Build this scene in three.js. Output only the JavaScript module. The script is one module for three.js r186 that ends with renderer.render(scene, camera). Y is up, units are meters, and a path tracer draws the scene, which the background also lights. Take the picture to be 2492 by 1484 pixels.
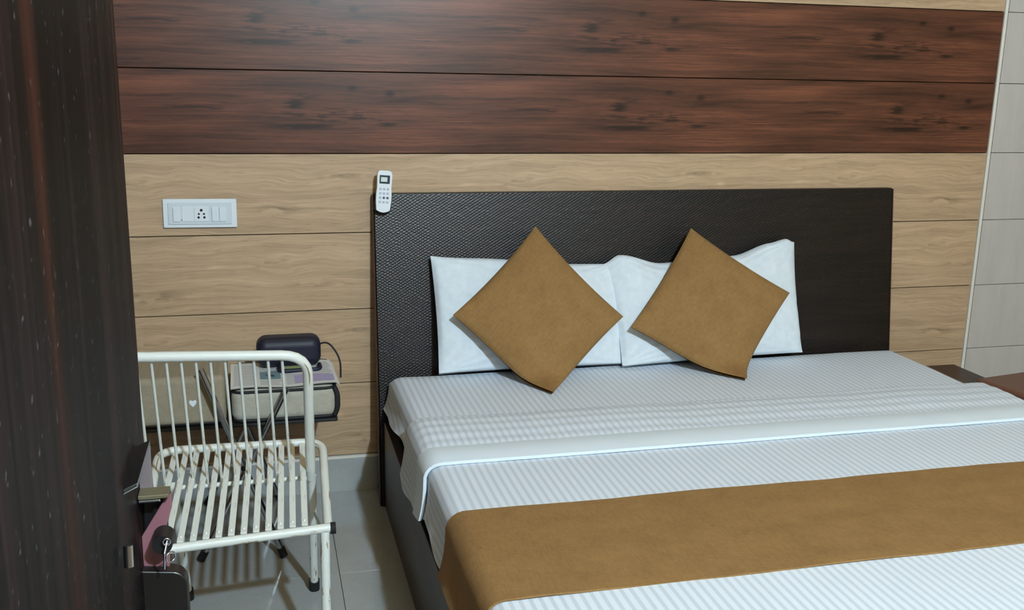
import * as THREE from 'three';
import { RoundedBoxGeometry } from 'three/addons/geometries/RoundedBoxGeometry.js';
import { mergeGeometries } from 'three/addons/utils/BufferGeometryUtils.js';

// ---------------------------------------------------------------- camera, light, exposure
const scene = new THREE.Scene();
scene.background = new THREE.Color(0x000000);
const camera = new THREE.PerspectiveCamera(34.1, 2492 / 1484, 0.05, 30);
camera.rotation.order = 'YXZ';
camera.position.set(0, 1.3747, 3.1676);
camera.rotation.set(-0.22691, -0.24906, 0.018088);
scene.add(camera);
const renderer = new THREE.WebGLRenderer({ antialias: true });
renderer.toneMapping = THREE.LinearToneMapping;
renderer.toneMappingExposure = 0.56;
renderer.shadowMap.enabled = true;
const LAMP = { pos: [0.82, 2.86, 4.3], color: 0xc8e7ff, power: 84 };   // bare bulb high on the wall behind the camera

// ---------------------------------------------------------------- helpers
let seed = 7;
const rnd = () => { seed = (seed * 1664525 + 1013904223) >>> 0; return seed / 4294967296; };
const h2 = (x, y, s) => { let n = Math.imul(x, 374761393) ^ Math.imul(y, 668265263) ^ Math.imul(s, 1442695041); n = Math.imul(n ^ (n >>> 13), 1274126177); n ^= n >>> 16; return (n >>> 0) / 4294967296; };
const mod = (a, b) => ((a % b) + b) % b;
function vn(x, y, px, py, s) {           // periodic value noise
  const x0 = Math.floor(x), y0 = Math.floor(y); let fx = x - x0, fy = y - y0;
  fx = fx * fx * (3 - 2 * fx); fy = fy * fy * (3 - 2 * fy);
  const a = mod(x0, px), b = mod(x0 + 1, px), c = mod(y0, py), d = mod(y0 + 1, py);
  return (h2(a, c, s) * (1 - fx) + h2(b, c, s) * fx) * (1 - fy) + (h2(a, d, s) * (1 - fx) + h2(b, d, s) * fx) * fy;
}
function fbm(u, v, px, py, s, oct = 4) { let a = 0, w = 0.5, t = 0; for (let i = 0; i < oct; i++) { a += w * vn(u * px, v * py, px, py, s + i); t += w; w *= 0.55; px *= 2; py *= 2; } return a / t; }
const clamp = (v, a = 0, b = 1) => Math.min(b, Math.max(a, v));
const sm = (a, b, x) => { const t = clamp((x - a) / (b - a)); return t * t * (3 - 2 * t); };
const mix = (a, b, t) => a + (b - a) * t;
function tex(w, h, fn, srgb = true) {
  const d = new Uint8Array(w * h * 4);
  for (let j = 0; j < h; j++) for (let i = 0; i < w; i++) {
    const c = fn((i + 0.5) / w, (j + 0.5) / h), k = (j * w + i) * 4;
    d[k] = clamp(c[0], 0, 255); d[k + 1] = clamp(c[1], 0, 255); d[k + 2] = clamp(c[2], 0, 255); d[k + 3] = 255;
  }
  const t = new THREE.DataTexture(d, w, h); t.wrapS = t.wrapT = THREE.RepeatWrapping;
  t.magFilter = THREE.LinearFilter; t.minFilter = THREE.LinearMipmapLinearFilter; t.generateMipmaps = true;
  if (srgb) t.colorSpace = THREE.SRGBColorSpace; t.needsUpdate = true; return t;
}
const std = (o) => new THREE.MeshStandardMaterial(o);
const phys = (o) => new THREE.MeshPhysicalMaterial(o);
const used = {};
const numbered = (n) => { const k = used[n] = (used[n] ?? -1) + 1; return k ? `${n}_${String(k).padStart(3, '0')}` : n; };
function mesh(name, g, m, parent, pos) {
  const o = new THREE.Mesh(g, m); o.name = name; o.castShadow = o.receiveShadow = true;
  if (pos) o.position.set(...pos); (parent ?? scene).add(o); return o;
}
function thing(name, label, category, pos = [0, 0, 0], turn = 0, group) {
  const o = new THREE.Group(); o.name = numbered(name); o.position.set(...pos); o.rotation.y = turn;
  o.userData = { label, category }; if (group) o.userData.group = group; scene.add(o); return o;
}
const tag = (o, label, category, group) => { o.userData = { label, category }; if (group) o.userData.group = group; return o; };
const struct = (o, label, category) => { o.userData = { kind: 'structure', label, category }; return o; };
const V = (x, y, z) => new THREE.Vector3(x, y, z);
function box(w, h, d, x = 0, y = 0, z = 0, r = 0) { const g = r ? new RoundedBoxGeometry(w, h, d, 1, r) : new THREE.BoxGeometry(w, h, d); g.translate(x, y, z); return g; }
function uvPlan(g, ax, ay, su, sv, ou = 0, ov = 0) {     // uv from position, in pattern periods
  const p = g.attributes.position, uv = new Float32Array(p.count * 2), get = ['getX', 'getY', 'getZ'];
  for (let i = 0; i < p.count; i++) { uv[2 * i] = p[get[ax]](i) / su + ou; uv[2 * i + 1] = p[get[ay]](i) / sv + ov; }
  g.setAttribute('uv', new THREE.BufferAttribute(uv, 2)); return g;
}
function path(pts, rad = 0, closed = false) {   // straight runs with rounded bends
  const P = pts.map((p) => V(...p)), n = P.length, cp = new THREE.CurvePath(); let prev = null, first = null;
  const bend = (i) => { const a = P[mod(i - 1, n)], b = P[i], c = P[mod(i + 1, n)]; const r = Math.min(rad, a.distanceTo(b) * 0.49, b.distanceTo(c) * 0.49);
    return [b.clone().lerp(a, r / a.distanceTo(b)), b, b.clone().lerp(c, r / c.distanceTo(b))]; };
  for (let i = 0; i < n; i++) {
    if (!closed && (i === 0 || i === n - 1)) { if (prev) cp.add(new THREE.LineCurve3(prev, P[i])); prev = P[i]; continue; }
    const [a, b, c] = bend(i); if (prev) cp.add(new THREE.LineCurve3(prev, a)); else first = a;
    cp.add(new THREE.QuadraticBezierCurve3(a, b, c)); prev = c;
  }
  if (closed) cp.add(new THREE.LineCurve3(prev, first));
  return cp;
}
const tube = (pts, r, bendR = 0, seg = 40, closed = false, rs = 10) => new THREE.TubeGeometry(path(pts, bendR, closed), seg, r, rs, closed);
function rod(a, b, r, rs = 8) { const A = V(...a), B = V(...b), g = new THREE.CylinderGeometry(r, r, A.distanceTo(B), rs);
  g.applyQuaternion(new THREE.Quaternion().setFromUnitVectors(V(0, 1, 0), B.clone().sub(A).normalize())); const m = A.lerp(B, 0.5); g.translate(m.x, m.y, m.z); return g; }
function bar(a, b, w, t) { const A = V(...a), B = V(...b), g = new RoundedBoxGeometry(w, t, A.distanceTo(B), 1, t * 0.3);  // flat strip, width along x
  const z = B.clone().sub(A).normalize(), x = V(1, 0, 0), y = z.clone().cross(x).normalize(); x.copy(y).cross(z);
  g.applyMatrix4(new THREE.Matrix4().makeBasis(x, y, z)); const m = A.clone().lerp(B, 0.5); g.translate(m.x, m.y, m.z); return g; }
function grid(nu, nv, f) {     // surface f(u,v) with normals and uv
  const p = [], uv = [], ix = [];
  for (let j = 0; j <= nv; j++) for (let i = 0; i <= nu; i++) { const r = f(i / nu, j / nv); p.push(r[0], r[1], r[2]); uv.push(r[3] ?? i / nu, r[4] ?? j / nv); }
  for (let j = 0; j < nv; j++) for (let i = 0; i < nu; i++) { const a = j * (nu + 1) + i, b = a + 1, c = a + nu + 1, d = c + 1; ix.push(a, b, d, a, d, c); }
  const g = new THREE.BufferGeometry(); g.setAttribute('position', new THREE.Float32BufferAttribute(p, 3)); g.setAttribute('uv', new THREE.Float32BufferAttribute(uv, 2)); g.setIndex(ix); g.computeVertexNormals(); return g;
}

// ---------------------------------------------------------------- wood, tile and cloth patterns
const knot = (u, v, cu, cv, ru, rv) => Math.exp(-(((mod(u - cu + 0.5, 1) - 0.5) / ru) ** 2) - ((v - cv) / rv) ** 2);
const darkWoodTex = tex(1400, 334, (u, v) => {            // 1.05 m x 0.25 m walnut print
  const w = fbm(u, v, 4, 3, 11, 3) - 0.5, vv = v + w * 0.10;
  const streak = fbm(u, vv, 6, 60, 21, 4), broad = fbm(u, vv, 3, 6, 31, 3), fine = fbm(u, v, 40, 220, 41, 2);
  let k = 0.62 + (streak - 0.5) * 0.55 + (broad - 0.5) * 0.75 + (fine - 0.5) * 0.22;
  const patch = 0.5 * fbm(u, v, 30, 34, 51, 4) + 0.5 * fbm(u, vv, 14, 60, 55, 3);
  const sp = (cu, cv, ru, rv, a, lo = 0.42) => { k -= 0.75 * a * knot(u, v, cu, cv, ru, rv) * sm(lo, lo + 0.22, patch) ; };
  sp(0.11, 0.46, 0.17, 0.09, 0.55); sp(0.25, 0.42, 0.13, 0.11, 0.40); sp(0.02, 0.60, 0.025, 0.06, 0.95, 0.3); sp(0.06, 0.70, 0.035, 0.03, 0.6, 0.3);
  sp(0.05, 0.33, 0.07, 0.03, 0.7, 0.3); sp(0.30, 0.74, 0.012, 0.03, 0.7, 0.2); sp(0.19, 0.80, 0.012, 0.03, 0.6, 0.2);
  sp(0.80, 0.55, 0.02, 0.025, 0.5, 0.3); sp(0.72, 0.56, 0.08, 0.02, 0.5, 0.35); sp(0.55, 0.4, 0.12, 0.025, 0.35, 0.4); sp(0.29, 0.36, 0.03, 0.02, 0.7, 0.25); sp(0.63, 0.7, 0.06, 0.02, 0.3, 0.4);
  k = clamp(k, 0.05, 1.1);
  return [mix(33, 126, k), mix(19, 76, k), mix(14, 55, k)];
});
const oakTex = tex(1600, 400, (u, v) => {                  // 1.2 m x 0.25 m pale oak print
  const w = fbm(u, v, 5, 2, 61, 3) - 0.5, vv = v + w * 0.22;
  const streak = fbm(u, vv, 5, 34, 71, 4), fine = fbm(u, vv, 22, 150, 81, 3), broad = fbm(u, vv, 3, 4, 91, 3), pore = fbm(u, vv, 30, 110, 97, 2);
  let k = 0.60 + (streak - 0.5) * 0.40 + (fine - 0.5) * 0.24 + (broad - 0.5) * 0.30 - 0.16 * sm(0.66, 0.86, pore);
  const patch = fbm(u, v, 26, 14, 101, 3), L = [[0.12, 0.3, 0.05, 0.05], [0.46, 0.24, 0.06, 0.07], [0.74, 0.62, 0.04, 0.04], [0.9, 0.35, 0.08, 0.03], [0.3, 0.72, 0.05, 0.03]];
  for (const [a, b, c, d] of L) k -= 0.42 * knot(u, v, a, b, c, d) * sm(0.40, 0.62, patch);
  k += 0.25 * knot(u, v, 0.37, 0.58, 0.012, 0.03) + 0.18 * knot(u, v, 0.62, 0.6, 0.02, 0.02);
  k = clamp(k, 0, 1.1);
  return [mix(126, 219, k), mix(104, 187, k), mix(78, 153, k)];
});
const doorTex = tex(512, 1024, (u, v) => {                 // 0.8 m x 2.1 m, grain upright; u runs along the leaf from the lock edge
  const w = fbm(u, v, 4, 3, 111, 3) - 0.5, uu = u + w * 0.04;
  const s1 = fbm(uu, v, 70, 4, 121, 4), s2 = fbm(uu, v, 14, 3, 131, 3), sp = fbm(u, v, 200, 420, 141, 2);
  let k = clamp(0.26 + (s1 - 0.5) * 1.3 + (s2 - 0.5) * 1.2);
  const red = Math.exp(-(((uu - 0.445 - 0.06 * (v - 0.6)) / 0.022) ** 2)) * 0.9 + 0.35 * Math.exp(-(((uu - 0.02) / 0.03) ** 2));
  let c = [mix(3, 56, k) + red * 42, mix(2, 37, k) + red * 18, mix(3, 36, k) + red * 8];
  const dot = sm(0.82, 0.88, sp); c = c.map((x) => mix(x, 150, dot * 0.55)); return c;
});
const headTex = tex(1024, 512, (u, v) => {                 // espresso laminate, grain along the width
  const w = fbm(u, v, 3, 2, 151, 3) - 0.5, vv = v + w * 0.06, s = fbm(u, vv, 5, 60, 161, 4), b = fbm(u, vv, 2, 9, 171, 3);
  const k = clamp(0.35 + (s - 0.5) * 0.9 + (b - 0.5) * 1.0); return [mix(5, 36, k), mix(4, 20, k), mix(4, 17, k)];
});
const emboss = tex(512, 512, (u, v) => { const n = fbm(u, v, 40, 40, 181, 2), a = Math.sin((u * 64 + n * 0.8) * Math.PI * 2) * Math.sin((v * 64 + n * 0.8) * Math.PI * 2); const c = 128 + a * 90 + (n - 0.5) * 90; return [c, c, c]; }, false);
const frameTex = tex(512, 256, (u, v) => { const s = fbm(u, v, 6, 40, 191, 4); const k = clamp(0.4 + (s - 0.5) * 1.1); return [mix(30, 84, k), mix(17, 50, k), mix(11, 36, k)]; });
const clothBump = tex(256, 256, (u, v) => { const c = 128 + 60 * Math.sin(u * 128 * Math.PI) * Math.sin(v * 128 * Math.PI) + 60 * (fbm(u, v, 64, 64, 201, 2) - 0.5); return [c, c, c]; }, false);
const stripeTex = tex(256, 64, (u, v) => {                  // 38 mm: two satin stripes across u
  const t = mod(u * 2, 1), s = sm(0.04, 0.12, t) * (1 - sm(0.46, 0.54, t)), n = (fbm(u, v, 64, 16, 211, 2) - 0.5) * 8; const c = mix(234, 215, s) + n; return [c - 8, c, c + 10];
});
const stripeRough = tex(256, 64, (u) => { const t = mod(u * 2, 1), s = sm(0.04, 0.12, t) * (1 - sm(0.46, 0.54, t)); const c = mix(235, 150, s); return [c, c, c]; }, false);
const plainTex = tex(256, 256, (u, v) => { const n = (fbm(u, v, 32, 32, 221, 4) - 0.5) * 14; return [220 + n, 229 + n, 236 + n]; });
const goldTex = tex(512, 512, (u, v) => { const n = (fbm(u, v, 10, 10, 231, 4) - 0.5) * 18 + (fbm(u, v, 256, 40, 241, 2) - 0.5) * 20 + (fbm(u, v, 40, 256, 251, 2) - 0.5) * 16; return [139 + n * 0.8, 105 + n * 0.7, 61 + n * 0.5]; });
const greyTileTex = tex(512, 512, (u, v) => { const n = (fbm(u, v, 6, 6, 261, 5) - 0.5) * 16 + (fbm(u, v, 128, 128, 271, 2) - 0.5) * 8; return [164 + n, 166 + n, 164 + n]; });
const ivoryTileTex = tex(512, 512, (u, v) => { const n = (fbm(u, v, 20, 4, 281, 4) - 0.5) * 14; return [190 + n, 184 + n, 178 + n]; });
const bagTex = tex(256, 256, (u, v) => { const n = (fbm(u, v, 16, 16, 291, 4) - 0.5) * 22 + (fbm(u, v, 128, 128, 301, 2) - 0.5) * 20; return [168 + n, 165 + n, 152 + n]; });
const paintTex = tex(256, 256, (u, v) => { const n = fbm(u, v, 10, 10, 311, 5), r = sm(0.70, 0.78, n); const g = (fbm(u, v, 40, 40, 317, 2) - 0.5) * 12; return [mix(226, 150, r) + g, mix(228, 120, r) + g, mix(220, 88, r) + g]; });

const M = {
  oak: std({ map: oakTex, roughness: 0.5 }),
  walnut: std({ map: darkWoodTex, roughness: 0.36 }),
  grout: std({ color: 0x66533a, roughness: 0.9 }),
  ivoryGrout: std({ color: 0x8f8e88, roughness: 0.9 }),
  ivory: std({ map: ivoryTileTex, roughness: 0.35 }),
  strip: std({ color: 0xe4ddd0, roughness: 0.4 }),
  floor: std({ map: greyTileTex, roughness: 0.10 }),
  skirting: std({ map: greyTileTex, roughness: 0.3 }),
  floorGrout: std({ color: 0x6d706a, roughness: 0.9 }),
  wallPaint: std({ color: 0x9a8058, roughness: 0.85 }),
  wallBrown: std({ color: 0x7a5c38, roughness: 0.6 }),
  wallDim: std({ color: 0x84663d, roughness: 0.7 }),
  ceilPaint: std({ color: 0xb79c70, roughness: 0.9 }),
  door: phys({ map: doorTex, roughness: 0.5, specularIntensity: 0.22 }),
  head: std({ map: headTex, roughness: 0.4, bumpMap: emboss, bumpScale: 0.0009 }),
  edge: std({ color: 0x3f2414, roughness: 0.5 }),
  frame: std({ map: frameTex, roughness: 0.4 }),
  stripe: std({ map: stripeTex, roughnessMap: stripeRough, roughness: 0.95, bumpMap: clothBump, bumpScale: 0.0002 }),
  linen: std({ map: plainTex, roughness: 0.9, bumpMap: clothBump, bumpScale: 0.0003 }),
  gold: phys({ map: goldTex, roughness: 0.9, bumpMap: clothBump, bumpScale: 0.0004, sheen: 0.25, sheenRoughness: 0.6, sheenColor: new THREE.Color(0xb08a50) }),
  hemCloth: std({ color: 0xe4eef6, roughness: 0.9, bumpMap: clothBump, bumpScale: 0.0003 }),
  mattress: std({ color: 0xcfd2d4, roughness: 0.9 }),
  plastic: std({ color: 0xe6ebef, roughness: 0.35 }),
  plasticEdge: std({ color: 0xd4dbe0, roughness: 0.4 }),
  black: std({ color: 0x0d0d0f, roughness: 0.45 }),
  rubber: std({ color: 0x141414, roughness: 0.8 }),
  chairPaint: std({ map: paintTex, roughness: 0.42 }),
  steel: std({ color: 0xb9bcc0, roughness: 0.25, metalness: 1 }),
  brass: std({ color: 0xb79a5c, roughness: 0.3, metalness: 1 }),
  pink: std({ color: 0x754e56, roughness: 0.45 }),
  bag: std({ map: bagTex, roughness: 0.9 }),
  bagTrim: std({ color: 0x17171a, roughness: 0.7 }),
  navy: std({ color: 0x14152a, roughness: 0.55 }),
  stoolTop: std({ color: 0x6c4a39, roughness: 0.45 }),
  screen: std({ color: 0xd8e4dc, roughness: 0.2 }),
  bezel: std({ color: 0x20303c, roughness: 0.3 }),
  button: std({ color: 0xb4b6c8, roughness: 0.5 }),
  buttonDark: std({ color: 0x4a4f60, roughness: 0.5 }),
};

// ---------------------------------------------------------------- the room
const XL = -1.1, XR = 3.3, ZF = 4.5, H = 3.2, P0 = 0.127, PH = 0.25;
{
  const floor = struct(mesh('floor', box(XR - XL + 0.24, 0.1, ZF + 0.24, (XL + XR) / 2, -0.056, ZF / 2), M.floorGrout), 'glossy grey tiled floor', 'floor');
  const g0 = 0.0015;
  const xs = [XL]; for (let x = 0.173 - 1.2; x < XR; x += 0.6) if (x > XL + 0.01) xs.push(x); xs.push(XR);
  const zs = [0]; for (let z = 0.575; z < ZF; z += 0.6) zs.push(z); zs.push(ZF);
  for (let i = 0; i < xs.length - 1; i++) for (let j = 0; j < zs.length - 1; j++)
    mesh('floor_tile', uvPlan(box(xs[i + 1] - xs[i] - g0, 0.006, zs[j + 1] - zs[j] - g0, (xs[i] + xs[i + 1]) / 2, -0.003, (zs[j] + zs[j + 1]) / 2, 0.0006), 0, 2, 0.6, 0.6, rnd(), rnd()), M.floor, floor);
  struct(mesh('ceiling', box(XR - XL + 0.24, 0.1, ZF + 0.24, (XL + XR) / 2, H + 0.05, ZF / 2), M.ceilPaint), 'plain cream ceiling', 'ceiling');
  struct(mesh('wall_left', box(0.12, H, ZF, XL - 0.06, H / 2, ZF / 2), M.wallBrown), 'oak toned side wall beyond the open door', 'wall');
  struct(mesh('wall_right', box(0.12, H, ZF, XR + 0.06, H / 2, ZF / 2), M.wallPaint), 'oak toned side wall beyond the bed', 'wall');
  struct(mesh('wall_front', box(XR - XL + 0.24, H, 0.12, (XL + XR) / 2, H / 2, ZF + 0.06), M.wallDim), 'oak toned wall behind the camera', 'wall');
  struct(mesh('wall_partition', box(0.14, H, ZF - 3.0, -0.21, H / 2, (ZF + 3.0) / 2), M.wallPaint), 'short partition wall that carries the open door', 'wall');
  // back wall: rows of wood-look planks, ivory tiles past the pale corner strip
  const back = struct(mesh('wall_back', box(XR - XL + 0.24, H, 0.12, (XL + XR) / 2, H / 2, -0.072), M.grout), 'wood panelled wall behind the bed in oak and walnut rows', 'wall');
  const xS = 2.604, gap = 0.0028;
  for (let r = 0; r < 13; r++) {
    const y0 = P0 + r * PH, y1 = Math.min(H, y0 + PH); if (y1 - y0 < 0.02) continue;
    const dark = r === 4 || r === 5, th = dark ? 0.0135 : 0.012;
    const g = box(xS - XL, y1 - y0 - gap, th, (xS + XL) / 2, (y0 + y1) / 2, -0.012 + th / 2, 0.0012);
    const off = dark ? (r === 4 ? -1.135 : -1.027) / 1.05 : rnd();
    uvPlan(g, 0, 1, dark ? 1.05 : 1.2, PH, off, -y0 / PH + (dark ? 0 : 0));
    const o = mesh('plank', g, dark ? M.walnut : M.oak, back); o.userData = { label: dark ? 'dark walnut plank' : 'pale oak plank' };
    let x = 2.624; while (x < XR - 0.01) { const x1 = Math.min(XR, x + 0.375);
      mesh('wall_tile', uvPlan(box(x1 - x - 0.002, y1 - y0 - 0.002, 0.012, (x + x1) / 2, (y0 + y1) / 2, -0.006, 0.001), 0, 1, 0.5, 0.5, rnd(), rnd()), M.ivory, back); x = x1; }
  }
  mesh('tile_bed', box(XR - 2.622, H - P0, 0.003, (XR + 2.622) / 2, (H + P0) / 2, -0.0105), M.ivoryGrout, back);
  struct(mesh('trim_1', box(0.012, H - P0, 0.016, 2.613, (H + P0) / 2, -0.004, 0.002), M.strip), 'thin cream strip between oak planks and ivory tiles', 'trim');
  const bb = struct(mesh('baseboard_back', box(XR - XL, P0, 0.008, (XL + XR) / 2, P0 / 2, -0.008), M.floorGrout), 'grey tile skirting along the panelled wall', 'baseboard');
  for (let i = 0; i < xs.length - 1; i++) mesh('skirting_tile', uvPlan(box(xs[i + 1] - xs[i] - 0.0015, P0 - 0.012, 0.01, (xs[i] + xs[i + 1]) / 2, (P0 - 0.012) / 2, 0.001, 0.0008), 0, 1, 0.6, 0.6, rnd(), rnd()), M.skirting, bb);
  mesh('cap_strip', box(XR - XL, 0.009, 0.012, (XL + XR) / 2, P0 - 0.0065, 0.001, 0.001), M.strip, bb);
}

// ---------------------------------------------------------------- lamp (out of frame, above and behind the camera)
{
  const [x, y, z] = LAMP.pos;
  const t = thing('wall_lamp', 'bare white globe bulb on a small wall holder behind the camera', 'lamp', [x, y, ZF]);
  const hold = new THREE.LatheGeometry([[0, 0], [0.045, 0], [0.045, 0.012], [0.024, 0.02], [0.024, 0.07], [0.018, 0.075]].map((p) => new THREE.Vector2(...p)), 24); hold.rotateX(-Math.PI / 2);
  mesh('holder', hold, M.plastic, t);
  const bulb = mesh('bulb', new THREE.SphereGeometry(0.055, 24, 16), std({ color: 0xffffff, emissive: new THREE.Color(LAMP.color), emissiveIntensity: 12, roughness: 0.4 }), t, [0, 0, z - ZF]);
  bulb.castShadow = false;
  const L = new THREE.PointLight(LAMP.color, LAMP.power, 0, 2); L.position.copy(bulb.position); L.castShadow = true; L.shadow.radius = 2.6; L.shadow.mapSize.set(2048, 2048); L.shadow.bias = -0.0005; t.add(L);
}

// ---------------------------------------------------------------- open door in the left foreground
{
  const X0 = -0.12, z0 = 2.197, z1 = 2.985, hgt = 2.1, D = new THREE.Group(); D.name = 'door_1'; D.position.set(X0 - 0.0175, 0, z1); scene.add(D);
  struct(D, 'dark wooden door standing open in the left foreground', 'door');
  const at = (x, y, z) => [x - (X0 - 0.0175), y, z - z1];
  const leaf = box(0.035, hgt - 0.01, z1 - z0, 0, hgt / 2 + 0.005, (z0 - z1) / 2, 0.003);
  { const p = leaf.attributes.position, uv = new Float32Array(p.count * 2); for (let i = 0; i < p.count; i++) { uv[2 * i] = (p.getZ(i) + z1 - z0) / 0.8; uv[2 * i + 1] = p.getY(i) / 2.1; } leaf.setAttribute('uv', new THREE.BufferAttribute(uv, 2)); }
  mesh('door_leaf', leaf, M.door, D);
  // lock furniture at the free edge
  const sh = (pts) => { const s = new THREE.Shape(); pts.forEach(([a, b], i) => (i ? s.lineTo(a, b) : s.moveTo(a, b))); s.closePath(); return s; };
  const plate = (pts, t, z, bev = 0.0008) => { const g = new THREE.ExtrudeGeometry(sh(pts), { depth: t, bevelEnabled: true, bevelSize: bev, bevelThickness: bev, bevelSegments: 2, curveSegments: 8 }); g.translate(-(X0 - 0.0175), 0, z - z1); return g; };
  const silver = std({ color: 0x6f6669, roughness: 0.45, metalness: 0.2 });
  const strike = mesh('strike_bracket', plate([[-0.119, 1.032], [-0.109, 1.035], [-0.1095, 1.01], [-0.1085, 0.991], [-0.119, 0.991]], 0.004, 2.248), silver, D);
  strike.userData = { label: 'dull silver bracket on the door edge' };
  const fl = plate([[-0.1195, 1.033], [-0.109, 1.0385], [-0.109, 1.041], [-0.1195, 1.036]], 0.10, 2.25); mesh('flange', fl, M.steel, strike);
  mesh('lip', box(0.027, 0.004, 0.02, ...at(-0.1062, 0.9945, 2.262), 0.001), std({ color: 0x5f5844, roughness: 0.5, metalness: 0.3 }), strike);
  mesh('lip_edge', box(0.019, 0.002, 0.003, ...at(-0.1095, 0.9915, 2.2725), 0.0006), M.steel, strike);
  const arm = mesh('latch_arm', plate([[-0.119, 0.952], [-0.0963, 0.9884], [-0.092, 0.9925], [-0.0925, 0.979], [-0.0982, 0.9609], [-0.0961, 0.9461], [-0.0978, 0.9168], [-0.119, 0.918]], 0.004, 2.258), M.pink, D);
  arm.userData = { label: 'rose tinted slanting latch arm' };
  mesh('back_case', box(0.022, 0.058, 0.012, ...at(-0.1085, 0.955, 2.246), 0.003), M.black, D);
  const bolt = mesh('latch_bolt', rod(at(-0.1125, 0.992, 2.40), at(-0.1125, 1.009, 2.397), 0.0038, 16), M.steel, D); bolt.userData = { label: 'short metal latch bolt' };
  const cs = new THREE.Shape(); cs.moveTo(-0.1195, 0.84); cs.lineTo(-0.1195, 0.922); cs.lineTo(-0.0926, 0.9185); cs.quadraticCurveTo(-0.083, 0.916, -0.082, 0.905); cs.lineTo(-0.082, 0.84); cs.closePath();
  const cg = new THREE.ExtrudeGeometry(cs, { depth: 0.014, bevelEnabled: true, bevelSize: 0.001, bevelThickness: 0.002, bevelSegments: 2 }); cg.translate(-(X0 - 0.0175), 0, 2.258 - z1);
  const lock = mesh('lock_case', cg, std({ color: 0x0f0b0a, roughness: 0.4 }), D); lock.userData = { label: 'glossy black lock case' };
  const ky = new THREE.CylinderGeometry(0.0088, 0.0098, 0.022, 20); ky.rotateX(Math.PI / 2); ky.translate(...at(-0.0997, 0.9526, 2.274)); mesh('key_cylinder', ky, M.black, lock);
  mesh('key', mergeGeometries([rod(at(-0.095, 0.958, 2.287), at(-0.0975, 0.948, 2.293), 0.0012), new THREE.TorusGeometry(0.0032, 0.0009, 8, 18).translate(...at(-0.0955, 0.9575, 2.289)), new THREE.TorusGeometry(0.0048, 0.0007, 8, 20).rotateY(0.7).translate(...at(-0.0925, 0.943, 2.29)), rod(at(-0.0975, 0.948, 2.293), at(-0.0985, 0.932, 2.291), 0.001)]), M.steel, lock);
  for (const hy of [0.25, 1.05, 1.85]) { mesh('hinge', rod(at(X0 + 0.004, hy, z1 + 0.006), at(X0 + 0.004, hy + 0.09, z1 + 0.006), 0.006, 12), M.steel, D); }
}

// ---------------------------------------------------------------- bed: frame, headboard
const BX0 = 0.352, BX1 = 2.195, BL = 2.12;
{
  const t = thing('bed', 'dark espresso double bed with tall raked headboard', 'bed', [1.27, 0, 1.1]);
  const o = (x, y, z) => [x - 1.27, y, z - 1.1];
  const tilt = 0.07 / 0.553;
  { const hb = new RoundedBoxGeometry(2.203 - 0.342, 1.008, 0.03, 2, 0.003), p = hb.attributes.position, uv = new Float32Array(p.count * 2);
    for (let i = 0; i < p.count; i++) { const y = p.getY(i) + 0.504, z = p.getZ(i); uv[2 * i] = p.getX(i) / 1.0; uv[2 * i + 1] = y / 0.6; p.setXYZ(i, p.getX(i), Math.max(0, y * 0.996), z - 0.015 + 0.157 - tilt * y); }
    hb.setAttribute('uv', new THREE.BufferAttribute(uv, 2)); hb.computeVertexNormals(); hb.translate((2.203 + 0.342) / 2 - 1.27, 0, -1.1); mesh('headboard', hb, M.head, t); }
  for (const x of [0.339, 2.206]) { const g = bar([x, 0.0, 0.142], [x, 1.0, 0.0155], 0.004, 0.030); g.translate(-1.27, 0, -1.1); const b = g.clone(); mesh('edge_band', b, M.edge, t); }
  const side = (x) => uvPlan(box(0.025, 0.29, BL - 0.16, x - 1.27, 0.145, (BL + 0.16) / 2 - 1.1, 0.002), 2, 1, 0.9, 0.4);
  mesh('side_rail', side(BX0 + 0.0125), M.frame, t); mesh('side_rail', side(BX1 - 0.0125), M.frame, t);
  mesh('foot_board', uvPlan(box(BX1 - BX0, 0.31, 0.025, ...o((BX0 + BX1) / 2, 0.155, BL + 0.0125), 0.002), 0, 1, 0.9, 0.4), M.frame, t);
  mesh('base_board', box(BX1 - BX0 - 0.05, 0.018, BL - 0.17, ...o((BX0 + BX1) / 2, 0.262, (BL + 0.16) / 2)), M.frame, t);
}

// ---------------------------------------------------------------- mattress and bedding
const yT = 0.445;                        // top of the fitted sheet
const lerpList = (L, z) => { if (z <= L[0][0]) return L[0][1]; for (let i = 1; i < L.length; i++) if (z <= L[i][0]) { const t = sm(0, 1, (z - L[i - 1][0]) / (L[i][0] - L[i - 1][0])); return mix(L[i - 1][1], L[i][1], t); } return L[L.length - 1][1]; };
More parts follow.
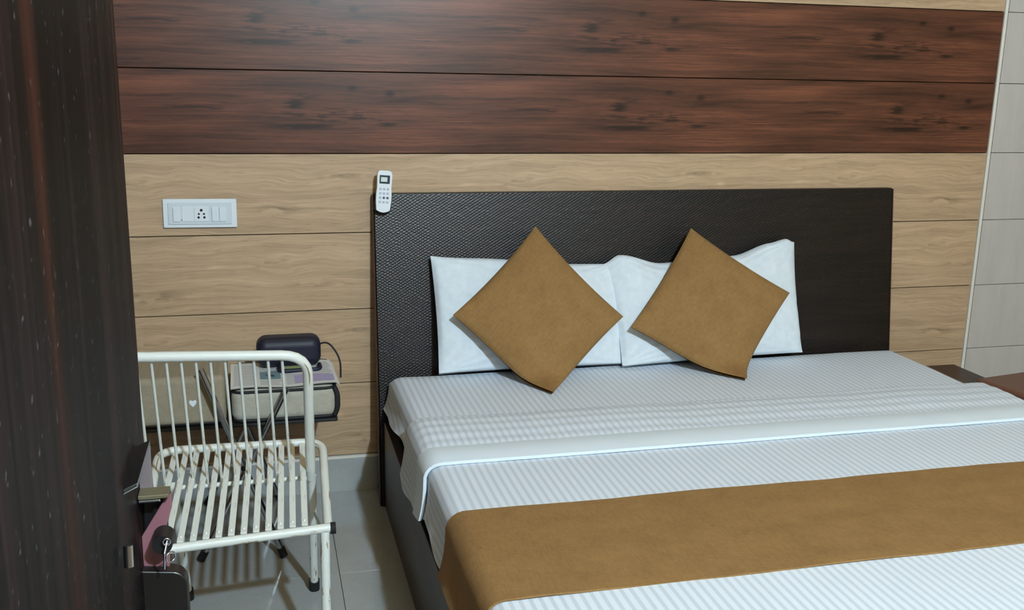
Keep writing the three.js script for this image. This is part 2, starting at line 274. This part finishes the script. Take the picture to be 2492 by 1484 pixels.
// a cloth laid over the mattress: outline over the left side, the top and the right side
function drape({ z0, z1, yTop, xl, xr, hemL, hemR, rad = 0.045, flare = 0.0, wr = 0.003, s = 1, top = null, headDrop = null, thick = 0.003, nu = 150, nv = 60, period = 0.038 }) {
  const f = (off) => (u, v) => {
    const z = mix(z0, z1, v), hl = hemL(z), hr = hemR(z), y0 = yTop, R = rad - off;
    const A = y0 - rad - hl, B = Math.PI / 2 * rad, W = xr - xl - 2 * rad, C = y0 - rad - hr, T = A + 2 * B + W + C; let d = u * T, x, y;
    let nx = 0, ny = 1;
    if (d < A) { const k = 1 - d / A; x = xl - flare * k * k; y = hl + d; nx = -1; ny = 0; }
    else if (d < A + B) { const a = (d - A) / rad; x = xl + rad - Math.cos(a) * rad; y = y0 - rad + Math.sin(a) * rad; nx = -Math.cos(a); ny = Math.sin(a); }
    else if (d < A + B + W) { x = xl + rad + (d - A - B); y = y0; }
    else if (d < A + 2 * B + W) { const a = (d - A - B - W) / rad; x = xr - rad + Math.sin(a) * rad; y = y0 - rad + Math.cos(a) * rad; nx = Math.sin(a); ny = Math.cos(a); }
    else { const e = d - A - 2 * B - W, k = e / C; x = xr + flare * k * k; y = y0 - rad - e; nx = 1; ny = 0; }
    const n = (fbm(mod(u * 1.0, 1), mod(z * 0.4, 1), 9, 7, s, 3) - 0.5) * 2 * wr + (nx ? (vn(z * 9, s, 512, 512, s + 5) - 0.5) * 0.010 * Math.abs(nx) * (1 - sm(0, A, d < A ? d : 9)) : 0);
    const q = n - off, dz = top ? top(x, z, v) : 0;
    x += nx * q; y += ny * (q + dz);
    let zz = z; if (headDrop) { const r = headDrop(x, z); y = Math.min(y, r[0]) ; zz = r[1]; }
    return [x, y, zz, (d - A) / period, z / period];
  };
  const a = grid(nu, nv, f(0)), b = grid(nu, nv, f(thick)); const ib = b.index.array; for (let i = 0; i < ib.length; i += 3) { const k = ib[i]; ib[i] = ib[i + 1]; ib[i + 1] = k; } b.computeVertexNormals();
  // close the rim
  const pa = a.attributes.position, pb = b.attributes.position, rim = [], n1 = nu + 1; const loop = [];
  for (let i = 0; i <= nu; i++) loop.push(i); for (let j = 1; j <= nv; j++) loop.push(j * n1 + nu); for (let i = nu - 1; i >= 0; i--) loop.push(nv * n1 + i); for (let j = nv - 1; j > 0; j--) loop.push(j * n1);
  const pos = [], uv = [], ix = []; loop.forEach((k) => { pos.push(pa.getX(k), pa.getY(k), pa.getZ(k), pb.getX(k), pb.getY(k), pb.getZ(k)); uv.push(a.attributes.uv.getX(k), a.attributes.uv.getY(k), a.attributes.uv.getX(k), a.attributes.uv.getY(k)); });
  const m = loop.length; for (let i = 0; i < m; i++) { const p = 2 * i, n = 2 * ((i + 1) % m); ix.push(p, p + 1, n, n, p + 1, n + 1); }
  const r = new THREE.BufferGeometry(); r.setAttribute('position', new THREE.Float32BufferAttribute(pos, 3)); r.setAttribute('uv', new THREE.Float32BufferAttribute(uv, 2)); r.setIndex(ix); r.computeVertexNormals();
  const ga = mergeGeometries([a, b, r]); // index order: d grows from left hem, so flip to face outward
  const I = ga.index.array; for (let i = 0; i < I.length; i += 3) { const k = I[i]; I[i] = I[i + 1]; I[i + 1] = k; } ga.computeVertexNormals(); return ga;
}
{
  const m = mesh('mattress', box(1.77, 0.155, BL - 0.16, 0, 0.0775, 0, 0.03), M.mattress, null, [1.274, 0.272, (BL + 0.13) / 2]); tag(m, 'thick mattress under the striped white bed sheet', 'mattress');
  // fitted sheet, seen bare between the pillows and the turned back quilt
  const fs = mesh(numbered('bed_sheet'), drape({ z0: 0.128, z1: 1.98, yTop: yT, xl: 0.372, xr: 2.176, hemL: (z) => lerpList([[0.12, 0.325], [0.3, 0.338], [0.55, 0.375], [0.75, 0.33], [2, 0.33]], z), hemR: () => 0.31, flare: 0.02, wr: 0.0025, s: 400, rad: 0.036,
    top: (x, z) => -0.035 * Math.pow(1 - sm(0.128, 0.19, z), 2) }), M.stripe);
  tag(fs, 'white fitted sheet with satin stripes, bare in front of the pillows', 'bed sheet');
  // quilt: striped, runs on to the foot of the bed
  const qL = (z) => lerpList([[0.62, 0.30], [0.70, 0.278], [0.85, 0.298], [1.05, 0.345], [1.17, 0.318], [1.33, 0.345], [1.45, 0.34], [2.1, 0.33]], z);
  const q = mesh(numbered('quilt'), drape({ z0: 0.66, z1: 2.03, yTop: yT + 0.011, xl: 0.362, xr: 2.186, hemL: qL, hemR: () => 0.30, flare: 0.014, wr: 0.003, s: 500, rad: 0.036, nv: 80, thick: 0.007 }), M.stripe);
  tag(q, 'white striped top quilt, turned back near the pillows', 'quilt');
  // its turned back end: a soft double layer with a plain white hem
  const hump = (z) => 0.006 * Math.sin(Math.PI * clamp((z - 0.615) / 0.24)) ** 1 - 0.012 * Math.pow(1 - sm(0.615, 0.655, z), 2);
  const flap = mesh('turned_flap', drape({ z0: 0.617, z1: 0.862, yTop: yT + 0.021, xl: 0.355, xr: 2.192, hemL: (z) => qL(z) + 0.004, hemR: () => 0.31, flare: 0.014, wr: 0.004, s: 600, rad: 0.042, nv: 40, thick: 0.008, top: (x, z) => hump(z) + 0.0009 * Math.sin(z * 120 + 2.0 * Math.sin(x * 2)) }), M.stripe, q);
  flap.userData = { label: 'turned back striped end of the quilt' };
  const hem = mesh('hem_band', drape({ z0: 0.852, z1: 0.957, yTop: yT + 0.026, xl: 0.350, xr: 2.195, hemL: (z) => qL(z) - 0.004, hemR: () => 0.31, flare: 0.014, wr: 0.002, s: 610, rad: 0.045, nv: 24, thick: 0.008, top: (x, z) => 0.005 * Math.sin(Math.PI * clamp((z - 0.852) / 0.105)) - 0.004 }), M.hemCloth, q);
  hem.userData = { label: 'plain white hem of the turned back quilt' };
  // bed runner
  const rn = mesh(numbered('bed_runner'), drape({ z0: 1.222, z1: 1.603, yTop: yT + 0.016, xl: 0.355, xr: 2.190, hemL: (z) => qL(z) - 0.012, hemR: () => 0.30, flare: 0.02, wr: 0.004, s: 700, rad: 0.042, nv: 60, thick: 0.004, period: 0.5,
    top: (x, z) => 0.0022 * (fbm(mod(x * 0.35 + z * 0.2, 1), mod(z * 0.5, 1), 7, 26, 720, 3) - 0.5) * 2 }), M.gold);
  tag(rn, 'mustard brown cloth runner laid across the foot half of the bed', 'bed runner');
}

// ---------------------------------------------------------------- pillows and cushions
function pillow(TL, TR, BR, BL, T, { pinch = 0.05, s = 1, wr = 0.004, pw = 0.42, floorY = null, edgeWave = 0, per = 0.5, topEdge = null, crease = 0.001, soft = 0.02, N = 72 } = {}) {
  const c = [TL, TR, BR, BL].map((p) => V(...p)), n = c[1].clone().sub(c[3]).cross(c[0].clone().sub(c[2])).normalize(); if (n.z < 0) n.negate();
  const mk = (sgn) => (a, b) => {
    let u = a * 2 - 1, v = b * 2 - 1; const iu = u * (1 - pinch * (1 - v * v) * Math.abs(u) ** 2), iv = v * (1 - pinch * (1 - u * u) * Math.abs(v) ** 2);
    const ew = edgeWave * (Math.sin(u * 5 + s) * (v > 0 ? v : 0) ** 3 + Math.sin(v * 4 + s * 2) * u ** 3);
    const U = (iu + 1) / 2, W = (iv + 1) / 2; const p = c[3].clone().multiplyScalar((1 - U) * (1 - W)).addScaledVector(c[2], U * (1 - W)).addScaledVector(c[1], U * W).addScaledVector(c[0], (1 - U) * W);
    const e = Math.max(0, (1 - u * u) * (1 - v * v)); let t = T * Math.pow(e, pw) + 0.0016;
    t += (fbm(a, b, 7, 7, s, 4) - 0.5) * 2 * wr * Math.pow(e, 0.25) * (0.5 + Math.abs(u) * 0.8);
    let cr = 0; for (const [cu, cv] of [[-1, -1], [1, -1], [-1, 1], [1, 1]]) { const du = u - cu, dv = v - cv, ds = Math.hypot(du, dv); cr += Math.sin(Math.atan2(dv, du) * 22 + s + 5 * fbm(a, b, 5, 5, s + 9, 2)) * Math.exp(-ds * 2.6) * sm(0, 0.25, ds); }
    t += crease * cr * Math.pow(e, 0.2);
    p.addScaledVector(n, sgn * t); p.y += ew;
    if (floorY !== null) { const lim = floorY + (sgn > 0 ? 0.012 : 0.003) + (sgn > 0 ? t * 0.5 : 0); const k = soft, ex = k * Math.log(1 + Math.exp((lim - p.y) / k)); p.y += ex; p.z += ex * 1.1; }
    if (topEdge) p.y += lerpList(topEdge, u) * Math.pow((v + 1) / 2, 3);
    return [p.x, p.y, p.z, a * (c[1].distanceTo(c[0])) / per, b * (c[0].distanceTo(c[3])) / per];
  };
  const f = grid(N, N, mk(1)), bk = grid(N, N, mk(-1)); const I = bk.index.array; for (let i = 0; i < I.length; i += 3) { const k = I[i]; I[i] = I[i + 1]; I[i + 1] = k; }
  bk.computeVertexNormals(); return mergeGeometries([f, bk]);
}
{
  const bedY = yT + 0.001;
  tag(mesh(numbered('pillow'), pillow([0.513, 0.812, 0.088], [1.14, 0.765, 0.090], [1.150, 0.450, 0.205], [0.520, 0.455, 0.205], 0.054, { crease: 0.005, soft: 0.004, s: 801, pinch: 0.018, wr: 0.006, floorY: bedY, edgeWave: 0.003 }), M.linen), 'white pillow behind the cushion nearer the power sockets', 'pillow', 'white pillows against the headboard');
  tag(mesh(numbered('pillow'), pillow([1.092, 0.792, 0.095], [1.792, 0.842, 0.088], [1.790, 0.460, 0.205], [1.122, 0.450, 0.232], 0.058, { crease: 0.006, soft: 0.004, s: 837, pinch: 0.025, wr: 0.009, floorY: bedY, topEdge: [[-1, -0.022], [-0.85, 0.004], [-0.4, -0.036], [0.35, -0.036], [0.72, -0.008], [0.9, 0], [1, -0.016]] }), M.linen), 'creased white pillow behind the cushion nearer the ivory tiles, one corner raised', 'pillow', 'white pillows against the headboard');
  const c1 = tag(mesh(numbered('cushion'), pillow([0.851, 0.903, 0.108], [1.112, 0.626, 0.247], [0.82, 0.375, 0.368], [0.559, 0.652, 0.234], 0.045, { s: 861, pinch: 0.05, wr: 0.003, pw: 0.5, floorY: bedY }), M.gold), 'mustard brown cushion stood evenly on one corner, nearer the remote control', 'cushion', 'mustard cushions on the bed');
  const c2 = tag(mesh(numbered('cushion'), pillow([1.389, 0.887, 0.115], [1.714, 0.677, 0.221], [1.46, 0.384, 0.362], [1.135, 0.594, 0.262], 0.043, { s: 877, pinch: 0.04, wr: 0.003, pw: 0.5, floorY: bedY }), M.gold), 'mustard brown cushion leaning askew, its lowest corner flattened on the sheet', 'cushion', 'mustard cushions on the bed');
}

// ---------------------------------------------------------------- air conditioner remote in its holder at the headboard corner
{
  const t = thing('remote_control', 'white remote control hung at the top corner of the headboard', 'remote', [0.366, 0.945, 0.055], 0);
  t.rotation.z = -0.07; t.rotation.x = -0.05;
  const s = new THREE.Shape(); const w = 0.024; s.moveTo(-w + 0.004, 0.012); s.quadraticCurveTo(0, -0.002, w - 0.004, 0.012); s.quadraticCurveTo(w + 0.001, 0.05, w - 0.003, 0.078); s.lineTo(w - 0.002, 0.12); s.quadraticCurveTo(w - 0.003, 0.132, w - 0.012, 0.133); s.lineTo(-w + 0.010, 0.133); s.quadraticCurveTo(-w + 0.002, 0.132, -w + 0.002, 0.12); s.lineTo(-w + 0.003, 0.078); s.quadraticCurveTo(-w - 0.001, 0.05, -w + 0.004, 0.012);
  mesh('body', new THREE.ExtrudeGeometry(s, { depth: 0.014, bevelEnabled: true, bevelSize: 0.0015, bevelThickness: 0.002, bevelSegments: 3, curveSegments: 12 }), M.plastic, t);
  const bz = mesh('screen_bezel', box(0.032, 0.026, 0.002, 0, 0.107, 0.0165, 0.0008), M.bezel, t); mesh('screen', box(0.020, 0.014, 0.001, -0.002, 0.107, 0.0178), M.screen, bz);
  for (let r = 0; r < 4; r++) for (let c = 0; c < 3; c++) mesh('button', box(0.007, 0.007, 0.002, (c - 1) * 0.0115, 0.077 - r * 0.0135, 0.0165, 0.0008), r === 2 && c > 0 ? M.buttonDark : M.button, t);
  mesh('holder', box(0.052, 0.03, 0.020, 0, 0.024, -0.006, 0.003), M.black, t);
}

// ---------------------------------------------------------------- switch and socket plate
{
  const cx = -0.184, cy = 0.9475, w = 0.216, h = 0.0885;
  const t = thing('switch_plate', 'white switch and socket plate on the oak planks', 'socket plate', [cx, cy, 0]); t.rotation.z = -0.008;
  mesh('back_plate', box(w, h, 0.010, 0, 0, 0.005, 0.003), M.plastic, t);
  mesh('face_plate', box(w - 0.03, h - 0.022, 0.004, 0, 0, 0.011, 0.0015), M.plasticEdge, t);
  const k1 = mesh('switch_rocker', box(0.021, 0.044, 0.006, -0.068, -0.002, 0.0145, 0.0015), M.plastic, t); k1.rotation.x = 0.04;
  mesh('indicator', box(0.006, 0.004, 0.002, -0.052, -0.019, 0.0135, 0.0005), M.buttonDark, t);
  mesh('blank_module', box(0.034, 0.046, 0.003, -0.036, -0.001, 0.0135, 0.001), M.plastic, t);
  const so = mesh('socket', box(0.042, 0.046, 0.003, 0.004, -0.001, 0.0135, 0.001), M.plastic, t);
  for (const [x, y, r] of [[0, 0.0115, 0.0042], [-0.0075, 0.0, 0.003], [0.0075, 0.0, 0.003], [-0.0085, -0.0105, 0.0036], [0.0085, -0.0105, 0.0036]]) { const g = new THREE.CylinderGeometry(r, r, 0.001, 14); g.rotateX(Math.PI / 2); mesh('pin_hole', g, M.black, so, [0.004 + x, -0.001 + y, 0.0152]); }
  for (const x of [0.044, 0.066]) { const k = mesh('switch_rocker', box(0.019, 0.044, 0.006, x, -0.002, 0.0145, 0.0015), M.plastic, t); k.rotation.x = 0.04; }
}

// ---------------------------------------------------------------- folding metal chair, seen from behind
{
  const t = thing('folding_chair', 'white painted tubular folding chair with rods and slats, turned away', 'chair', [-0.07, 0, 0.85]);
  const o = (p) => [p[0] + 0.07, p[1], p[2] - 0.85], T = (pts, ...a) => tube(pts.map(o), ...a);
  const RT = 0.0115;
  // the hooped frame: feet towards the wall, hoop towards the camera
  mesh('back_frame', T([[-0.300, 0.388, 0.797], [-0.328, 0.774, 0.983], [0.086, 0.757, 0.980], [0.093, 0.386, 0.797]], RT, 0.06, 70), M.chairPaint, t);
  for (const [x, z] of [[-0.229, 0.629], [0.099, 0.648]]) {
    mesh('front_leg', rod(o([x - 0.004, 0.396, 0.80]), o([x, 0.03, z + 0.012]), 0.0108, 12), M.chairPaint, t);
    mesh('foot', rod(o([x, 0, z]), o([x, 0.035, z + 0.014]), 0.0145, 14), M.rubber, t);
  }
  // seat hoop: front bar towards the wall, rear bar towards the camera
  const A = [0.131, 0.428, 0.655], B = [-0.277, 0.432, 0.655], C = [-0.277, 0.376, 1.102], D = [0.117, 0.376, 1.062];
  mesh('seat_frame', T([D, A, B, C], 0.0105, 0.055, 80), M.chairPaint, t);
  mesh('rear_bar', rod(o([-0.285, 0.374, 1.103]), o([0.122, 0.374, 1.062]), 0.0105, 12), M.chairPaint, t);
  for (const x of [0.128, -0.290]) mesh('pivot_cap', rod(o([x - 0.006, 0.372, x > 0 ? 1.061 : 1.104]), o([x + 0.006, 0.372, x > 0 ? 1.061 : 1.104]), 0.0135, 14), M.rubber, t);
  const nS = 13;
  for (let i = 0; i < nS; i++) { const k = i / (nS - 1), xf = mix(-0.236, 0.078, k), xb = mix(-0.252, 0.066, k), zb = mix(1.093, 1.058, k);
    const sl = mesh('seat_slat', bar(o([xf, 0.430, 0.658]), o([xb, 0.381, zb - 0.004]), 0.0145, 0.005), M.chairPaint, t);
    mesh('rivet', new THREE.SphereGeometry(0.0042, 10, 6).translate(...o([xb, 0.385, zb - 0.022])), M.chairPaint, sl); }
  mesh('back_crossbar', rod(o([-0.300, 0.388, 0.797]), o([0.093, 0.388, 0.797]), 0.006, 10), M.chairPaint, t);
  for (let i = 0; i < 11; i++) mesh('back_rod', rod(o([0.030 - 0.0306 * i, 0.757 + 0.0013 * i, 0.981]), o([0.044 - 0.0328 * i, 0.388, 0.797]), 0.0034, 8), M.chairPaint, t);
  // rear legs below the seat, joined near the floor
  mesh('rear_leg', T([[0.110, 0.368, 1.064], [0.106, 0.03, 1.10]], 0.0108, 0, 8), M.chairPaint, t); mesh('rear_leg', T([[-0.270, 0.368, 1.10], [-0.262, 0.03, 1.135]], 0.0108, 0, 8), M.chairPaint, t);
  for (const [x, z] of [[0.106, 1.101], [-0.262, 1.136]]) mesh('foot', rod(o([x, 0, z]), o([x, 0.035, z - 0.001]), 0.0145, 14), M.rubber, t);
  for (const x of [0.104, -0.266]) mesh('brace', bar(o([x, 0.36, 1.03]), o([x - 0.004, 0.28, 0.775]), 0.004, 0.012), M.chairPaint, t);
}

// ---------------------------------------------------------------- luggage rack with two bags against the wall
{
  const t = thing('luggage_rack', 'folding steel luggage rack with crossed legs behind the chair', 'luggage rack', [-0.07, 0, 0.24]);
  const o = (p) => [p[0] + 0.07, p[1], p[2] - 0.24];
  for (const z of [0.435, 0.05]) {
    const up = z > 0.2;
    for (const [a, b] of [[up ? [-0.180, 0.578, z] : [-0.112, 0.385, z], [0.022, 0.012, z + 0.012]], [up ? [0.048, 0.505, z - 0.012] : [-0.018, 0.385, z - 0.012], [-0.205, 0.012, z - 0.012]]]) {
      const g = mesh('leg', rod(o(a), o(b), 0.0085, 12), M.steel, t); const d = V(...b).sub(V(...a)).normalize();
      mesh('foot', rod(o(V(...b).addScaledVector(d, -0.022).toArray()), o(V(...b).addScaledVector(d, 0.006).toArray()), 0.0115, 12), M.rubber, g);
    }
    mesh('pivot', rod(o([-0.079, 0.286, z - 0.022]), o([-0.079, 0.286, z + 0.022]), 0.006, 10), M.bagTrim, t);
  }
  mesh('rail', rod(o([-0.112, 0.380, 0.03]), o([-0.112, 0.380, 0.435]), 0.009, 12), M.bagTrim, t); mesh('rail', rod(o([-0.018, 0.380, 0.03]), o([-0.018, 0.380, 0.43]), 0.009, 12), M.bagTrim, t);
  mesh('deck', box(0.53, 0.010, 0.36, ...o([-0.075, 0.3945, 0.22]), 0.004), M.bagTrim, t);

  const bagBox = (w, h, d, r) => new RoundedBoxGeometry(w, h, d, 4, r);
  const kb = thing('travel_bag', 'khaki fabric travel bag at the door end of the luggage rack', 'bag', [-0.255, 0.3995, 0.25]);
  mesh('body', uvPlan(bagBox(0.27, 0.142, 0.28, 0.018).translate(0, 0.071, 0), 0, 1, 0.2, 0.2), std({ map: bagTex, color: 0xe0d4c4, roughness: 0.9 }), kb);
  mesh('base_piping', tube([[-0.128, 0.005, 0.136], [0.128, 0.005, 0.136], [0.128, 0.005, -0.13], [-0.128, 0.005, -0.13]], 0.004, 0.02, 60, true, 8), M.bagTrim, kb);
  { const s = new THREE.Shape(); s.moveTo(0, -0.011); s.bezierCurveTo(-0.016, 0.002, -0.010, 0.013, 0, 0.006); s.bezierCurveTo(0.010, 0.013, 0.016, 0.002, 0, -0.011); const g = new THREE.ExtrudeGeometry(s, { depth: 0.0015, bevelEnabled: false }); g.translate(0.047, 0.068, 0.1405); mesh('heart_patch', g, M.plastic, kb); }
  const gb = thing('suitcase', 'grey fabric suitcase with black piping, lying flat on the rack', 'suitcase', [0.042, 0.3995, 0.245]);
  mesh('body', uvPlan(bagBox(0.295, 0.098, 0.30, 0.026).translate(0, 0.049, 0), 0, 1, 0.2, 0.2), M.bag, gb);
  for (const y of [0.006, 0.090]) mesh('piping', tube([[-0.143, y, 0.146], [0.143, y, 0.146], [0.143, y, -0.146], [-0.143, y, -0.146]], 0.0045, 0.03, 80, true, 8), M.bagTrim, gb);
  mesh('corner_guard', tube([[0.140, 0.006, 0.140], [0.149, 0.030, 0.142], [0.149, 0.07, 0.142], [0.140, 0.091, 0.140]], 0.008, 0.02, 24), M.bagTrim, gb);
  // papers
  const cv = document.createElement('canvas'); cv.width = 512; cv.height = 320; const cx = cv.getContext('2d'); cx.fillStyle = '#dcdcd8'; cx.fillRect(0, 0, 512, 320);
  cx.fillStyle = '#8d8f98'; for (let c = 0; c < 4; c++) for (let r = 0; r < 20; r++) if (!(c === 1 && r > 6 && r < 15) && !(c === 2 && r > 3 && r < 9)) cx.fillRect(14 + c * 124, 24 + r * 14, 100 + (r * 37 % 17) - 10, 5);
  cx.fillStyle = '#6f8a94'; cx.fillRect(138, 118, 100, 104); cx.fillStyle = '#2f4450'; cx.beginPath(); cx.ellipse(188, 170, 26, 12, 0.6, 0, 7); cx.fill(); cx.fillStyle = '#a9a0c4'; cx.fillRect(300, 200, 190, 90); cx.fillStyle = '#9ea66a'; cx.fillRect(262, 84, 90, 60);
  const pt = new THREE.CanvasTexture(cv); pt.colorSpace = THREE.SRGBColorSpace;
  const pg = grid(24, 12, (u, v) => [mix(-0.150, 0.155, u), 0.004 + 0.0025 * Math.sin(u * 9 + v * 3) - 0.012 * sm(0.975, 1, u), mix(0.150, -0.10, v), u, v]);
  const pg2 = pg.clone(); pg2.translate(0, -0.0018, 0); const np = mesh('newspaper', mergeGeometries([pg, pg2]), std({ map: pt, roughness: 0.8, side: THREE.DoubleSide }), null, [0.042, 0.5005, 0.245]); np.rotation.y = 0.02; tag(np, 'folded newspaper spread on top of the grey suitcase', 'newspaper');
  const pz = thing('pouch', 'rounded black zip pouch standing on the newspaper', 'pouch', [0.062, 0.5055, 0.185]);
  mesh('body', new RoundedBoxGeometry(0.190, 0.092, 0.085, 5, 0.03).translate(0, 0.046, 0), M.navy, pz);
  mesh('zip', tube([[-0.078, 0.055, 0.040], [-0.074, 0.085, 0.030], [0.074, 0.085, 0.030], [0.078, 0.055, 0.040]], 0.0028, 0.02, 40), M.bagTrim, pz);
  mesh('carry_strap', tube([[-0.03, 0.006, 0.043], [-0.028, 0.005, 0.085], [0.09, 0.005, 0.082], [0.088, 0.008, 0.04]], 0.0065, 0.03, 40), M.navy, pz);
  const cd = mesh('charging_cord', new THREE.TubeGeometry(new THREE.CatmullRomCurve3([V(0.0, 0.012, -0.02), V(0.006, 0.055, -0.02), V(0.03, 0.06, -0.01), V(0.055, 0.03, 0.0), V(0.064, 0.004, 0.01), V(0.065, -0.045, 0.012)]), 40, 0.0028, 8), M.bagTrim, null, [0.150, 0.5055, 0.19]); tag(cd, 'thin black cord looping off the end of the grey suitcase', 'cord');
}

// ---------------------------------------------------------------- beyond the bed: low bedside table and stool
{
  const t = thing('bedside_table', 'low dark wooden bedside table between bed and ivory tiled wall', 'table', [2.39, 0, 0.205]);
  mesh('top', uvPlan(box(0.35, 0.025, 0.39, 0, 0.3075, 0, 0.003), 2, 0, 0.5, 0.4), M.frame, t);
  for (const sx of [-1, 1]) mesh('side_panel', uvPlan(box(0.02, 0.295, 0.36, sx * 0.155, 0.1475, 0), 2, 1, 0.5, 0.4), M.frame, t);
  mesh('shelf', uvPlan(box(0.29, 0.018, 0.35, 0, 0.12, 0), 2, 0, 0.5, 0.4), M.frame, t);
  const s = thing('stool', 'brown topped stool with pale legs at the far side of the bed', 'stool', [2.49, 0, 0.60], 0.17);
  const tp = new RoundedBoxGeometry(0.36, 0.03, 0.33, 4, 0.012); tp.translate(0, 0.405, 0); mesh('seat', tp, M.stoolTop, s);
  const legM = std({ color: 0xcfdad8, roughness: 0.4 });
  for (const sx of [-1, 1]) for (const sz of [-1, 1]) mesh('leg', rod([sx * 0.145, 0, sz * 0.13], [sx * 0.130, 0.392, sz * 0.115], 0.014, 14), legM, s);
  for (const sz of [-1, 1]) mesh('stretcher', rod([-0.135, 0.36, sz * 0.117], [0.135, 0.36, sz * 0.117], 0.012, 10), legM, s);
}
renderer.render(scene, camera);
